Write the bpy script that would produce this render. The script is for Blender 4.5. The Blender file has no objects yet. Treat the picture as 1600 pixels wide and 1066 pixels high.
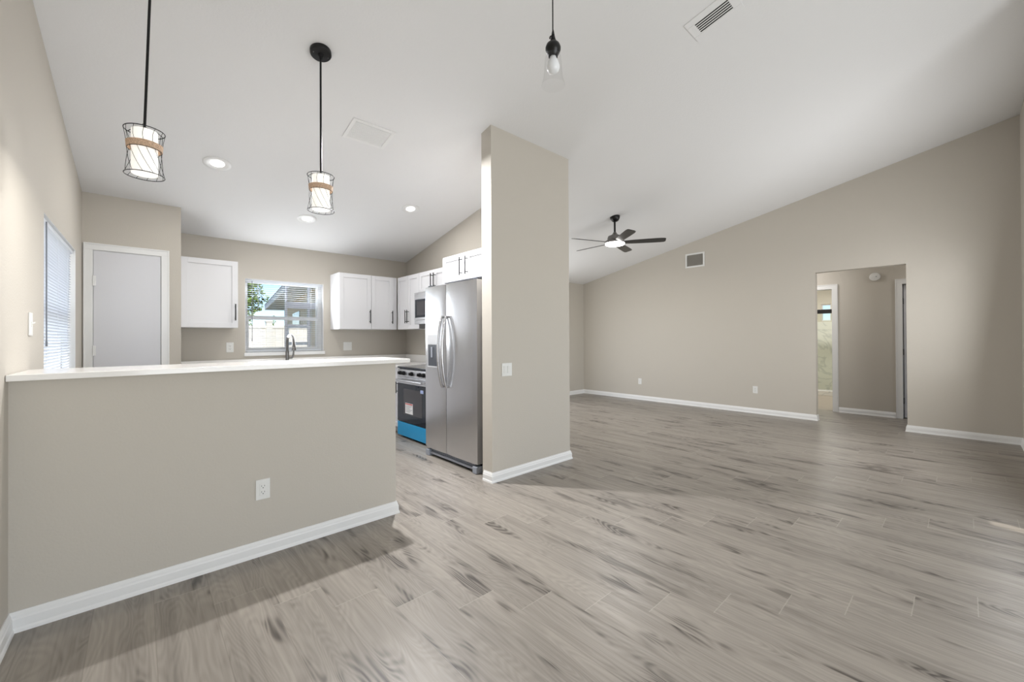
import bpy, math, random
from mathutils import Vector, Matrix
random.seed(7)
PI = math.pi
scene = bpy.context.scene
C = scene.collection

# ------------------------------------------------------------------ camera
CAM_F, CAM_YAW, CAM_PITCH, CAM_ROLL, CAM_CY, CAM_H = 640.37, 0.7372336, 0.0052397, -0.0048046, 525.216, 1.26
cam_data = bpy.data.cameras.new('camera')
cam = bpy.data.objects.new('camera', cam_data); C.objects.link(cam)
cam_data.sensor_width = 36.0
cam_data.lens = CAM_F / 1600 * 36.0
cam_data.shift_y = -(533 - CAM_CY) / 1600
cam_data.clip_start = 0.02; cam_data.clip_end = 300
_cy, _sy = math.cos(CAM_YAW), math.sin(CAM_YAW)
_f = Vector((_sy * math.cos(CAM_PITCH), _cy * math.cos(CAM_PITCH), math.sin(CAM_PITCH)))
_r = Vector((_cy, -_sy, 0)); _u = _r.cross(_f)
_r2 = math.cos(CAM_ROLL) * _r + math.sin(CAM_ROLL) * _u
_u2 = -math.sin(CAM_ROLL) * _r + math.cos(CAM_ROLL) * _u
cam.matrix_world = Matrix(((_r2.x, _u2.x, -_f.x, 0), (_r2.y, _u2.y, -_f.y, 0), (_r2.z, _u2.z, -_f.z, CAM_H), (0, 0, 0, 1)))
scene.camera = cam

# ------------------------------------------------------------------ exposure, sky, sun, daylight, added fill lamps
scene.view_settings.view_transform = 'Standard'
scene.view_settings.look = 'None'
scene.view_settings.exposure = 0.12
scene.view_settings.gamma = 1.0
scene.view_settings.use_curve_mapping = False

world = bpy.data.worlds.new('sky'); scene.world = world; world.use_nodes = True
wn = world.node_tree.nodes; wl = world.node_tree.links; wn.clear()
sky = wn.new('ShaderNodeTexSky'); sky.sky_type = 'NISHITA'; sky.sun_disc = False
sky.sun_elevation = math.radians(42); sky.sun_rotation = math.radians(197); sky.altitude = 800; sky.air_density = 0.9; sky.dust_density = 0.0; sky.ozone_density = 4.0
bg = wn.new('ShaderNodeBackground'); bg.inputs['Strength'].default_value = 0.16
wo = wn.new('ShaderNodeOutputWorld'); wl.new(sky.outputs[0], bg.inputs[0]); wl.new(bg.outputs[0], wo.inputs[0])

def light(name, kind, loc, direction, energy, color=(1, 1, 1), size=None, size_y=None, spread=None, parent=None):
    d = bpy.data.lights.new(name, kind); d.energy = energy; d.color = color
    if kind == 'AREA':
        if size_y: d.shape = 'RECTANGLE'; d.size = size; d.size_y = size_y
        else: d.shape = 'DISK'; d.size = size
        if spread: d.spread = spread
    elif kind == 'POINT': d.shadow_soft_size = size or 0.03
    o = bpy.data.objects.new(name, d); C.objects.link(o)
    if parent: o.parent = parent
    o.location = loc
    if direction is not None: o.rotation_euler = Vector(direction).to_track_quat('-Z', 'Y').to_euler()
    return o

SUN_DIR = Vector((0.22, 0.72, -0.66))
s_ = light('sun', 'SUN', (0, -20, 20), SUN_DIR, 4.2, (1.0, 0.95, 0.86)); s_.data.angle = 0.006
# added fill lamps at unseen openings brighten the room; then daylight at visible windows
light('rear_fill', 'AREA', (1.45, -3.05, 1.2), (0, 1, 0.26), 112, (0.945, 0.975, 1.0), 2.9, 2.1)
light('side_fill', 'AREA', (4.45, -1.9, 1.5), (-1, 0.25, 0.1), 6, (0.945, 0.975, 1.0), 1.6, 1.4)
light('front_fill', 'AREA', (5.9, -0.40, 1.5), (-0.1, 1, 0.1), 45, (0.97, 0.985, 1.0), 1.6, 1.2)
light('living_fill', 'AREA', (5.0, 5.78, 1.2), (0.1, -1, 0.05), 48, (0.98, 0.99, 1.0), 2.2, 2.0)
light('daylight_kitchen_window', 'AREA', (1.41, 5.86, 1.55), (0.05, -1, 0.45), 13, (0.93, 0.965, 1.0), 0.8, 0.8)
light('daylight_left_window', 'AREA', (-1.0, 4.23, 1.6), (1, 0, -0.1), 22, (0.98, 0.985, 1.0), 1.6, 1.4)
# the flash bounced off the sloped ceiling above the kitchen end of the bar top
light('ceiling_bounce', 'AREA', (1.80, 3.42, 2.93), (0.0, -0.36, -1), 52, (0.985, 0.985, 1.0), 0.05, spread=math.radians(142))

# ------------------------------------------------------------------ materials
def srgb(r, g, b):
    f = lambda c: (c / 255 / 12.92) if c / 255 <= 0.04045 else ((c / 255 + 0.055) / 1.055) ** 2.4
    return (f(r), f(g), f(b), 1)

def mat(name, col, rough=0.5, metal=0.0, bump=None, emit=None, strength=0, spec=None, aniso=None, vary=None):
    m = bpy.data.materials.new(name); m.use_nodes = True
    nt = m.node_tree; b = nt.nodes['Principled BSDF']
    b.inputs['Base Color'].default_value = col; b.inputs['Roughness'].default_value = rough; b.inputs['Metallic'].default_value = metal
    if spec is not None: b.inputs['Specular IOR Level'].default_value = spec
    if emit: b.inputs['Emission Color'].default_value = emit; b.inputs['Emission Strength'].default_value = strength
    tc = nt.nodes.new('ShaderNodeTexCoord')
    if bump:
        sc, st, det = bump
        n = nt.nodes.new('ShaderNodeTexNoise'); n.inputs['Scale'].default_value = sc; n.inputs['Detail'].default_value = det
        bp = nt.nodes.new('ShaderNodeBump'); bp.inputs['Strength'].default_value = st; bp.inputs['Distance'].default_value = 0.004
        nt.links.new(tc.outputs['Object'], n.inputs['Vector']); nt.links.new(n.outputs['Fac'], bp.inputs['Height'])
        nt.links.new(bp.outputs[0], b.inputs['Normal'])
    if vary:
        sc, amt = vary
        n = nt.nodes.new('ShaderNodeTexNoise'); n.inputs['Scale'].default_value = sc; n.inputs['Detail'].default_value = 3
        mr = nt.nodes.new('ShaderNodeMapRange'); mr.inputs['To Min'].default_value = 1 - amt; mr.inputs['To Max'].default_value = 1 + amt
        mx = nt.nodes.new('ShaderNodeVectorMath'); mx.operation = 'SCALE'; mx.inputs[0].default_value = col[:3]
        nt.links.new(tc.outputs['Object'], n.inputs['Vector']); nt.links.new(n.outputs['Fac'], mr.inputs[0])
        nt.links.new(mr.outputs[0], mx.inputs['Scale']); nt.links.new(mx.outputs[0], b.inputs['Base Color'])
    return m

def brushed(name, col, rough, axis='Z'):
    m = bpy.data.materials.new(name); m.use_nodes = True
    nt = m.node_tree; b = nt.nodes['Principled BSDF']
    b.inputs['Base Color'].default_value = col; b.inputs['Metallic'].default_value = 1.0
    tc = nt.nodes.new('ShaderNodeTexCoord'); mp = nt.nodes.new('ShaderNodeMapping')
    mp.inputs['Scale'].default_value = (400, 400, 3) if axis == 'Z' else (3, 3, 400)
    n = nt.nodes.new('ShaderNodeTexNoise'); n.inputs['Scale'].default_value = 1.0; n.inputs['Detail'].default_value = 2
    mr = nt.nodes.new('ShaderNodeMapRange'); mr.inputs['To Min'].default_value = rough * 0.85; mr.inputs['To Max'].default_value = rough * 1.2
    nt.links.new(tc.outputs['Object'], mp.inputs[0]); nt.links.new(mp.outputs[0], n.inputs[0])
    nt.links.new(n.outputs['Fac'], mr.inputs[0]); nt.links.new(mr.outputs[0], b.inputs['Roughness'])
    return m

def glass_mat(name, tint=(1, 1, 1, 1), refl=1.5, rough=0.0):
    m = bpy.data.materials.new(name); m.use_nodes = True
    nt = m.node_tree; nt.nodes.clear()
    t = nt.nodes.new('ShaderNodeBsdfTransparent'); t.inputs[0].default_value = tint
    g = nt.nodes.new('ShaderNodeBsdfGlossy'); g.inputs['Roughness'].default_value = rough
    lw = nt.nodes.new('ShaderNodeLayerWeight'); lw.inputs[0].default_value = 0.5
    pw = nt.nodes.new('ShaderNodeMath'); pw.operation = 'POWER'; pw.inputs[1].default_value = 4.0
    fr = nt.nodes.new('ShaderNodeMath'); fr.operation = 'MULTIPLY_ADD'; fr.inputs[1].default_value = refl * 0.4; fr.inputs[2].default_value = 0.02
    nt.links.new(lw.outputs['Facing'], pw.inputs[0]); nt.links.new(pw.outputs[0], fr.inputs[0])
    mx = nt.nodes.new('ShaderNodeMixShader'); o = nt.nodes.new('ShaderNodeOutputMaterial')
    nt.links.new(fr.outputs[0], mx.inputs[0]); nt.links.new(t.outputs[0], mx.inputs[1]); nt.links.new(g.outputs[0], mx.inputs[2])
    nt.links.new(mx.outputs[0], o.inputs[0])
    return m

def plank_floor():
    m = bpy.data.materials.new('grey_oak_planks'); m.use_nodes = True
    nt = m.node_tree; b = nt.nodes['Principled BSDF']; L = nt.links
    def put(sock, v):
        if isinstance(v, (int, float, tuple)): sock.default_value = v
        else: L.new(v, sock)
    def M(op, a, b_=0.0, c=0.0):
        n = nt.nodes.new('ShaderNodeMath'); n.operation = op
        put(n.inputs[0], a); put(n.inputs[1], b_); put(n.inputs[2], c)
        return n.outputs[0]
    def V(x, y, z):
        n = nt.nodes.new('ShaderNodeCombineXYZ'); put(n.inputs[0], x); put(n.inputs[1], y); put(n.inputs[2], z); return n.outputs[0]
    def noise(v, scale, det, rough=0.5, dist=0.0):
        n = nt.nodes.new('ShaderNodeTexNoise'); put(n.inputs['Vector'], v); n.inputs['Scale'].default_value = scale
        n.inputs['Detail'].default_value = det; n.inputs['Roughness'].default_value = rough; n.inputs['Distortion'].default_value = dist
        return n.outputs['Fac']
    def ramp(v, a, b_, lo=0.0, hi=1.0):
        n = nt.nodes.new('ShaderNodeMapRange'); n.interpolation_type = 'SMOOTHSTEP'
        put(n.inputs['Value'], v); put(n.inputs['From Min'], a); put(n.inputs['From Max'], b_); put(n.inputs['To Min'], lo); put(n.inputs['To Max'], hi)
        return n.outputs[0]
    def mixc(f, a, b_):
        n = nt.nodes.new('ShaderNodeMix'); n.data_type = 'RGBA'; put(n.inputs[0], f)
        put(n.inputs[6], a); put(n.inputs[7], b_); return n.outputs[2]
    tc = nt.nodes.new('ShaderNodeTexCoord'); sp = nt.nodes.new('ShaderNodeSeparateXYZ'); L.new(tc.outputs['Object'], sp.inputs[0])
    px, py = sp.outputs[0], sp.outputs[1]
    x = M('DIVIDE', M('SUBTRACT', px, 0.05), 0.21)
    ix = M('FLOOR', x); fx = M('FRACT', x)
    y = M('DIVIDE', M('ADD', M('SUBTRACT', py, 0.573), M('MULTIPLY', M('SUBTRACT', ix, 10.0), 0.20333)), 1.22)
    iy = M('FLOOR', y); fy = M('SUBTRACT', y, iy)
    wnz = nt.nodes.new('ShaderNodeTexWhiteNoise'); wnz.noise_dimensions = '2D'; L.new(V(ix, iy, 0.0), wnz.inputs['Vector'])
    rc = nt.nodes.new('ShaderNodeSeparateColor'); L.new(wnz.outputs['Color'], rc.inputs[0])
    r1, r2, r3 = rc.outputs[0], rc.outputs[1], rc.outputs[2]
    # grain fields, stretched along the plank and offset per plank
    gx = M('ADD', px, M('MULTIPLY', r1, 7.0)); gy = M('ADD', M('MULTIPLY', py, 0.17), M('MULTIPLY', r2, 9.0)); gz = M('MULTIPLY', r3, 5.0)
    n1 = noise(V(gx, gy, gz), 7.0, 1.5, 0.45, 0.35)
    rings = M('ADD', M('MULTIPLY', M('SINE', M('MULTIPLY', n1, 150.0)), 0.5), 0.5)
    mask = ramp(noise(V(gx, M('MULTIPLY', gy, 1.3), M('ADD', gz, 3.0)), 9.5, 2.5, 0.55), 0.53, 0.70)
    streak = noise(V(M('MULTIPLY', gx, 60.0), M('MULTIPLY', gy, 9.0), gz), 1.0, 4.0, 0.6)
    soft = noise(V(M('MULTIPLY', gx, 9.0), M('MULTIPLY', gy, 4.0), gz), 1.0, 2.0, 0.5)
    f = M('ADD', M('MULTIPLY', ramp(streak, 0.35, 0.7), 0.20), M('MULTIPLY', ramp(soft, 0.35, 0.75), 0.22))
    f = M('ADD', f, M('MULTIPLY', M('MULTIPLY', rings, ramp(mask, 0.0, 1.0, 0.13, 0.55)), 1.0))
    f = M('ADD', f, M('MULTIPLY', mask, 0.26))
    f = M('MINIMUM', f, 1.0)
    light_c = srgb(153, 146, 137); dark_c = srgb(70, 64, 59)
    col = mixc(f, light_c, dark_c)
    tone = nt.nodes.new('ShaderNodeVectorMath'); tone.operation = 'SCALE'; L.new(col, tone.inputs[0]); L.new(ramp(r2, 0.0, 1.0, 0.95, 1.04), tone.inputs['Scale'])
    ex = M('MULTIPLY', M('MINIMUM', fx, M('SUBTRACT', 1.0, fx)), 0.21)
    ey = M('MULTIPLY', M('MINIMUM', fy, M('SUBTRACT', 1.0, fy)), 1.22)
    c2 = mixc(ramp(ex, 0.0006, 0.0022, 0.55, 0.0), tone.outputs[0], srgb(118, 111, 103))
    c3 = mixc(ramp(ey, 0.001, 0.003, 0.35, 0.0), c2, srgb(184, 178, 168))
    L.new(c3, b.inputs['Base Color'])
    L.new(ramp(streak, 0.2, 0.8, 0.30, 0.44), b.inputs['Roughness'])
    b.inputs['Specular IOR Level'].default_value = 0.45
    bp = nt.nodes.new('ShaderNodeBump'); bp.inputs['Strength'].default_value = 0.12; bp.inputs['Distance'].default_value = 0.002
    L.new(M('SUBTRACT', M('MINIMUM', M('MULTIPLY', ex, 400.0), 1.0), M('MULTIPLY', streak, 0.3)), bp.inputs['Height']); L.new(bp.outputs[0], b.inputs['Normal'])
    return m

def quartz(name):
    m = mat(name, srgb(238, 236, 233), 0.12, vary=(60, 0.02)); return m

def marble(name):
    m = bpy.data.materials.new(name); m.use_nodes = True
    nt = m.node_tree; b = nt.nodes['Principled BSDF']; b.inputs['Roughness'].default_value = 0.15
    tc = nt.nodes.new('ShaderNodeTexCoord'); n = nt.nodes.new('ShaderNodeTexNoise')
    n.inputs['Scale'].default_value = 1.6; n.inputs['Detail'].default_value = 5; n.inputs['Distortion'].default_value = 1.2
    r = nt.nodes.new('ShaderNodeValToRGB'); e = r.color_ramp.elements
    e[0].position = 0.47; e[0].color = srgb(228, 228, 222); e[1].position = 0.5; e[1].color = srgb(204, 206, 202)
    k = r.color_ramp.elements.new(0.53); k.color = srgb(228, 228, 222)
    nt.links.new(tc.outputs['Object'], n.inputs[0]); nt.links.new(n.outputs['Fac'], r.inputs[0]); nt.links.new(r.outputs[0], b.inputs['Base Color'])
    return m

WALL = mat('greige_wall_paint', srgb(192, 186, 176), 0.75, bump=(95, 0.22, 3))
CEIL = mat('white_ceiling_paint', srgb(226, 226, 226), 0.9, bump=(70, 0.25, 3))
TRIM = mat('white_trim_paint', srgb(229, 229, 228), 0.35)
CAB = mat('white_cabinet_paint', srgb(226, 226, 229), 0.35)
DOOR = mat('white_door_paint', srgb(212, 212, 216), 0.45)
FLOOR = plank_floor()
QUARTZ = quartz('white_quartz')
BLACK = mat('matte_black_metal', srgb(18, 18, 19), 0.38, 0.3)
GLOSSB = mat('gloss_black_blade', srgb(14, 13, 13), 0.30)
STEEL = brushed('brushed_stainless', srgb(205, 205, 207), 0.24)
STEELH = brushed('brushed_stainless_handle', srgb(200, 200, 203), 0.25)
STEELX = brushed('brushed_stainless_horizontal', srgb(205, 205, 207), 0.27, 'X')
NICKEL = mat('brushed_nickel', srgb(128, 126, 124), 0.34, 1.0)
DARKG = mat('dark_grey_enamel', srgb(62, 66, 74), 0.4)
GASKET = mat('black_rubber', srgb(16, 17, 20), 0.6)
GREYP = mat('grey_plastic', srgb(150, 155, 165), 0.45)
LGREYP = mat('light_grey_plastic', srgb(196, 197, 200), 0.4)
BGLASS = mat('black_glass', srgb(14, 24, 36), 0.05, spec=0.5)
OVENW = mat('oven_window_glass', srgb(60, 58, 62), 0.08, spec=0.5)
BLUE = mat('blue_protective_film', srgb(28, 150, 205), 0.28)
PLAS = mat('white_plastic', srgb(224, 224, 221), 0.35)
SLAT = mat('white_vinyl_slat', srgb(236, 238, 240), 0.5)
_n = SLAT.node_tree; _t = _n.nodes.new('ShaderNodeBsdfTranslucent'); _t.inputs[0].default_value = srgb(236, 240, 246); _m = _n.nodes.new('ShaderNodeMixShader'); _m.inputs[0].default_value = 0.4
_n.links.new(_n.nodes['Principled BSDF'].outputs[0], _m.inputs[1]); _n.links.new(_t.outputs[0], _m.inputs[2]); _n.links.new(_m.outputs[0], _n.nodes['Material Output'].inputs[0])
SLOT = mat('dark_slot', srgb(20, 20, 21), 0.8)
DUCT = mat('shadowed_duct_lining', srgb(120, 118, 108), 0.8)
PAPER = mat('white_paper_label', srgb(232, 232, 234), 0.6)
REDP = mat('red_print', srgb(190, 60, 60), 0.6)
GREYPRINT = mat('grey_print', srgb(120, 122, 128), 0.6)
ROPE = mat('tan_woven_rope', srgb(206, 176, 150), 0.85, bump=(220, 1.0, 4), vary=(170, 0.7))
SHADE = mat('lit_white_glass', srgb(245, 244, 240), 0.3, emit=srgb(255, 250, 242), strength=0.5)
LENS = mat('lit_led_lens', srgb(250, 250, 250), 0.3, emit=srgb(255, 252, 248), strength=7)
BULBM = mat('frosted_bulb', srgb(236, 238, 240), 0.25)
GLASS = glass_mat('window_glass')
CLEAR = glass_mat('clear_lamp_glass', (0.97, 0.97, 0.97, 1), 1.0)
SHOWERG = glass_mat('green_tinted_glass', (0.96, 0.975, 0.95, 1), 1.0)
MARBLE = marble('grey_veined_marble')
TILEF = mat('beige_bathroom_floor', srgb(160, 150, 138), 0.4, vary=(6, 0.08))
BATHW = mat('bathroom_wall_paint', srgb(205, 200, 186), 0.7)
VINYL = mat('white_vinyl_fence', srgb(236, 232, 222), 0.5)
STUCCO = mat('tan_stucco', srgb(232, 214, 186), 0.9, bump=(40, 0.5, 4))
SOFFIT = mat('grey_soffit', srgb(214, 218, 220), 0.8)
FASCIA = mat('white_fascia', srgb(228, 228, 230), 0.6)
SHINGLE = mat('grey_shingle', srgb(120, 118, 116), 0.9, vary=(12, 0.3))
ALU = mat('grey_aluminium', srgb(150, 152, 156), 0.45, 0.4)
LEAF = mat('leaf_green', srgb(120, 150, 50), 0.6, vary=(3, 0.45))
LEAF2 = mat('bush_green', srgb(110, 130, 40), 0.6, vary=(5, 0.5))
BARK = mat('grey_bark', srgb(110, 98, 84), 0.9, bump=(20, 0.8, 4))
GRASS = mat('dry_lawn', srgb(150, 146, 122), 0.95, vary=(20, 0.2))

# ------------------------------------------------------------------ mesh helpers
class MB:
    def __init__(s): s.v = []; s.f = []
    def add(s, vs, fs):
        o = len(s.v); s.v += [tuple(v) for v in vs]; s.f += [tuple(i + o for i in f) for f in fs]; return s
    def box(s, x0, x1, y0, y1, z0, z1):
        if x0 > x1: x0, x1 = x1, x0
        if y0 > y1: y0, y1 = y1, y0
        if z0 > z1: z0, z1 = z1, z0
        return s.add([(x0, y0, z0), (x1, y0, z0), (x1, y1, z0), (x0, y1, z0), (x0, y0, z1), (x1, y0, z1), (x1, y1, z1), (x0, y1, z1)],
                     [(0, 3, 2, 1), (4, 5, 6, 7), (0, 1, 5, 4), (1, 2, 6, 5), (2, 3, 7, 6), (3, 0, 4, 7)])
    def hexa(s, bot, top):
        return s.add(list(bot) + list(top), [(0, 3, 2, 1), (4, 5, 6, 7), (0, 1, 5, 4), (1, 2, 6, 5), (2, 3, 7, 6), (3, 0, 4, 7)])
    def prism(s, poly, d):      # polygon (3-D points) swept by vector d
        n = len(poly); top = [tuple(Vector(p) + Vector(d)) for p in poly]
        return s.add(list(poly) + top, [tuple(range(n))[::-1], tuple(range(n, 2 * n))] + [(i, (i + 1) % n, (i + 1) % n + n, i + n) for i in range(n)])
    def tube(s, pts, r, n=8, closed=False, radii=None):
        pts = [Vector(p) for p in pts]; m = len(pts); rings = []
        prev = None
        for i in range(m):
            a = pts[(i - 1) % m] if (closed or i > 0) else pts[i]
            b = pts[(i + 1) % m] if (closed or i < m - 1) else pts[i]
            t = (b - a).normalized()
            if prev is None:
                up = Vector((0, 0, 1)) if abs(t.z) < 0.9 else Vector((1, 0, 0))
                nx = t.cross(up).normalized()
            else:
                nx = (prev - t * prev.dot(t)).normalized()
            prev = nx; ny = t.cross(nx)
            rr = radii[i] if radii else r
            rings.append([tuple(pts[i] + nx * (rr * math.cos(2 * PI * k / n)) + ny * (rr * math.sin(2 * PI * k / n))) for k in range(n)])
        vs = [p for q in rings for p in q]; fs = []
        for i in range(m if closed else m - 1):
            j = (i + 1) % m
            for k in range(n):
                l = (k + 1) % n
                fs.append((i * n + k, i * n + l, j * n + l, j * n + k))
        if not closed:
            fs.append(tuple(range(n))[::-1]); fs.append(tuple(range((m - 1) * n, m * n)))
        return s.add(vs, fs)
    def lathe(s, prof, c=(0, 0, 0), n=32, caps=True):   # prof: (r, z)
        vs = []; fs = []; m = len(prof)
        for r, z in prof:
            for k in range(n):
                a = 2 * PI * k / n; vs.append((c[0] + r * math.cos(a), c[1] + r * math.sin(a), c[2] + z))
        for i in range(m - 1):
            for k in range(n):
                l = (k + 1) % n; fs.append((i * n + k, i * n + l, (i + 1) * n + l, (i + 1) * n + k))
        if caps:
            if prof[0][0] > 1e-4: fs.append(tuple(range(n))[::-1])
            if prof[-1][0] > 1e-4: fs.append(tuple(range((m - 1) * n, m * n)))
        return s.add(vs, fs)
    def cyl(s, c, r, axis, length, n=24):
        d = {'X': (1, 0, 0), 'Y': (0, 1, 0), 'Z': (0, 0, 1)}[axis]
        return s.tube([c, tuple(c[i] + d[i] * length for i in range(3))], r, n)
    def build(s, name, m, parent=None, smooth=False, bevel=0, seg=2):
        me = bpy.data.meshes.new(name); me.from_pydata(s.v, [], s.f); me.validate(); me.update()
        import bmesh
        bm = bmesh.new(); bm.from_mesh(me); bmesh.ops.recalc_face_normals(bm, faces=bm.faces); bm.to_mesh(me); bm.free()
        for mm in (m if isinstance(m, (list, tuple)) else [m]): me.materials.append(mm)
        o = bpy.data.objects.new(name, me); C.objects.link(o)
        if parent: o.parent = parent
        if smooth:
            for p in me.polygons: p.use_smooth = True
            e = o.modifiers.new('edges', 'EDGE_SPLIT'); e.split_angle = math.radians(40)
        if bevel:
            b = o.modifiers.new('bevel', 'BEVEL'); b.width = bevel; b.segments = seg; b.limit_method = 'ANGLE'; b.angle_limit = math.radians(40)
        return o

def struct(o): o['kind'] = 'structure'; return o
def tag(o, label, cat, group=None):
    o['label'] = label; o['category'] = cat
    if group: o['group'] = group
    return o
def thing(name, label, cat, loc=(0, 0, 0), rot=(0, 0, 0), group=None, kind=None):
    o = bpy.data.objects.new(name, None); C.objects.link(o); o.location = loc; o.rotation_euler = rot; o.empty_display_size = 0.1
    if kind: o['kind'] = kind
    if label: tag(o, label, cat, group)
    return o
def dup(root, loc, label, rot=None):
    r = root.copy(); C.objects.link(r); r.location = loc; r['label'] = label
    if rot is not None: r.rotation_euler = rot
    def kids(src, dst):
        for ch in list(src.children):
            c = ch.copy(); C.objects.link(c); c.parent = dst; kids(ch, c)
    kids(root, r)
    return r

# ------------------------------------------------------------------ room dimensions
XL = -0.42                       # left wall face (at the half wall)
XLB = -0.385                     # left wall face at the pantry (the wall runs slightly out of square)
YP = 2.77                        # face of the half wall and of the stub wall
YK = 5.92                        # kitchen rear wall face
YV = 5.84                        # living rear wall face
XR = 7.52                        # long right wall face
XH = 8.63                        # hallway far wall face
YB = -0.455                      # short wall at the right edge of the picture
YREAR = -3.2
RIDGE = -1.1
SL = 0.212
TILT = -math.atan(SL)
def xl(y): return XL + (y - 2.77) * 0.0138
SK = -math.atan(0.0138)
def skew(o):
    o.matrix_world = Matrix.Translation((XL, 2.77, 0)) @ Matrix.Rotation(SK, 4, 'Z') @ Matrix.Translation((-XL, -2.77, 0)) @ o.matrix_basis
    return o
def cz(y):
    return 2.480 + SL * (5.85 - y) if y >= RIDGE else 2.480 + SL * (5.85 - RIDGE) - 0.3 * (RIDGE - y)

def wall_along_y(x0, x1, y0, y1, holes=(), top=None):
    """wall slab from y0 to y1, top follows the sloped ceiling; holes = (ya, yb, za, zb)"""
    mb = MB(); ys = sorted(set([y0, y1] + [h[0] for h in holes] + [h[1] for h in holes] + ([RIDGE] if y0 < RIDGE < y1 else [])))
    zf = (lambda y: top) if top else cz
    for a, b in zip(ys, ys[1:]):
        hs = sorted([h for h in holes if h[0] <= a + 1e-6 and h[1] >= b - 1e-6], key=lambda h: h[2])
        z = 0.0
        for h in hs:
            if h[2] > z + 1e-6: mb.box(x0, x1, a, b, z, h[2])
            z = h[3]
        mb.hexa([(x0, a, z), (x1, a, z), (x1, b, z), (x0, b, z)], [(x0, a, zf(a)), (x1, a, zf(a)), (x1, b, zf(b)), (x0, b, zf(b))])
    return mb
def wall_along_x(y0, y1, x0, x1, holes=(), top=None):
    mb = MB(); xs = sorted(set([x0, x1] + [h[0] for h in holes] + [h[1] for h in holes]))
    ta, tb = (top, top) if top else (cz(y0), cz(y1))
    for a, b in zip(xs, xs[1:]):
        hs = sorted([h for h in holes if h[0] <= a + 1e-6 and h[1] >= b - 1e-6], key=lambda h: h[2])
        z = 0.0
        for h in hs:
            if h[2] > z + 1e-6: mb.box(a, b, y0, y1, z, h[2])
            z = h[3]
        mb.hexa([(a, y0, z), (b, y0, z), (b, y1, z), (a, y1, z)], [(a, y0, ta), (b, y0, ta), (b, y1, tb), (a, y1, tb)])
    return mb

# openings
WK = (0.955, 1.872, 1.085, 2.012)         # kitchen window  x0 x1 z0 z1
WLW = (3.555, 4.90, 0.90, 2.0)            # left window     y0 y1 z0 z1
OPEN = (0.505, 1.492, 0.0, 2.223)         # opening to the hallway
DB = (1.475, 2.235, 0.0, 2.07)            # bathroom doorway in the hallway's far wall
DH = (-0.12, 0.635, 0.0, 2.07)            # second hallway doorway

# floor and ceiling
struct(MB().add([(XL - 0.14, YREAR - .12, 0), (8.75, YREAR - .12, 0), (8.75, 6.06, 0), (XL - 0.14, 6.06, 0), (XL - 0.14, YREAR - .12, -0.1), (8.75, YREAR - .12, -0.1), (8.75, 6.06, -0.1), (XL - 0.14, 6.06, -0.1)],
      [(0, 1, 2, 3), (7, 6, 5, 4), (4, 5, 1, 0), (5, 6, 2, 1), (6, 7, 3, 2), (7, 4, 0, 3)]).build('floor', FLOOR))
mb = MB()
prof = [(YREAR - 0.12, cz(YREAR - 0.12)), (RIDGE, cz(RIDGE)), (6.06, cz(6.06))]
for (a, za), (b, zb) in zip(prof, prof[1:]):
    mb.hexa([(XL - .14, a, za), (XR + .12, a, za), (XR + .12, b, zb), (XL - .14, b, zb)], [(XL - .14, a, za + .1), (XR + .12, a, za + .1), (XR + .12, b, zb + .1), (XL - .14, b, zb + .1)])
struct(mb.build('ceiling', CEIL))

# walls
struct(skew(wall_along_y(XL - 0.14, XL, YREAR - .12, 6.06, [WLW]).build('wall_left', WALL)))
struct(wall_along_x(YK, YK + 0.14, XL, 3.12, [WK]).build('wall_kitchen_back', WALL))
struct(wall_along_x(5.305, 5.40, XLB - .04, 0.21, [(-0.325, 0.165, 0.0, 2.09)]).build('wall_pantry_front', WALL))
struct(wall_along_y(0.21, 0.308, 5.305, YK).build('wall_pantry_side', WALL))
struct(wall_along_y(3.12, 3.325, 2.905, 6.06).build('wall_kitchen_right', WALL))
struct(wall_along_x(YP, 2.905, 2.276, 3.325).build('wall_stub', WALL))
struct(MB().box(XL, 1.372, YP, 2.885, 0, 1.084).build('wall_peninsula', WALL))
struct(wall_along_x(YV, YV + 0.14, 3.325, XR, [(3.9, 6.1, 0.0, 2.1)]).build('wall_living_back', WALL))
struct(wall_along_y(XR, XR + 0.115, YB - .12, 5.98, [OPEN]).build('wall_right', WALL))
struct(wall_along_x(YB - 0.12, YB, 4.6, XR, [(5.1, 6.7, 0.85, 2.1)]).build('wall_front', WALL))
struct(wall_along_y(4.6, 4.72, YREAR, YB - .12, [(-2.7, -1.1, 0.85, 2.15)]).build('wall_dining_side', WALL))
struct(wall_along_x(YREAR - 0.12, YREAR, XL, 4.72, [(0.0, 2.9, 0.0, 2.15), (3.225, 3.365, 0.3, 2.94)]).build('wall_rear', WALL))  # tall narrow slit added in this unseen wall to throw the sun strip
# hallway
struct(wall_along_y(XH, XH + 0.115, -1.2, 3.2, [DB, DH], top=2.62).build('wall_hall_far', WALL))
struct(wall_along_x(3.2, 3.3, XR + .115, XH + .115, top=2.62).build('wall_hall_left', WALL))
struct(wall_along_x(-1.3, -1.2, XR + .115, XH + .115, top=2.62).build('wall_hall_right', WALL))
struct(MB().box(XR + .115, XH + .115, -1.3, 3.3, 2.62, 2.7).build('ceiling_hall', CEIL))
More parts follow.
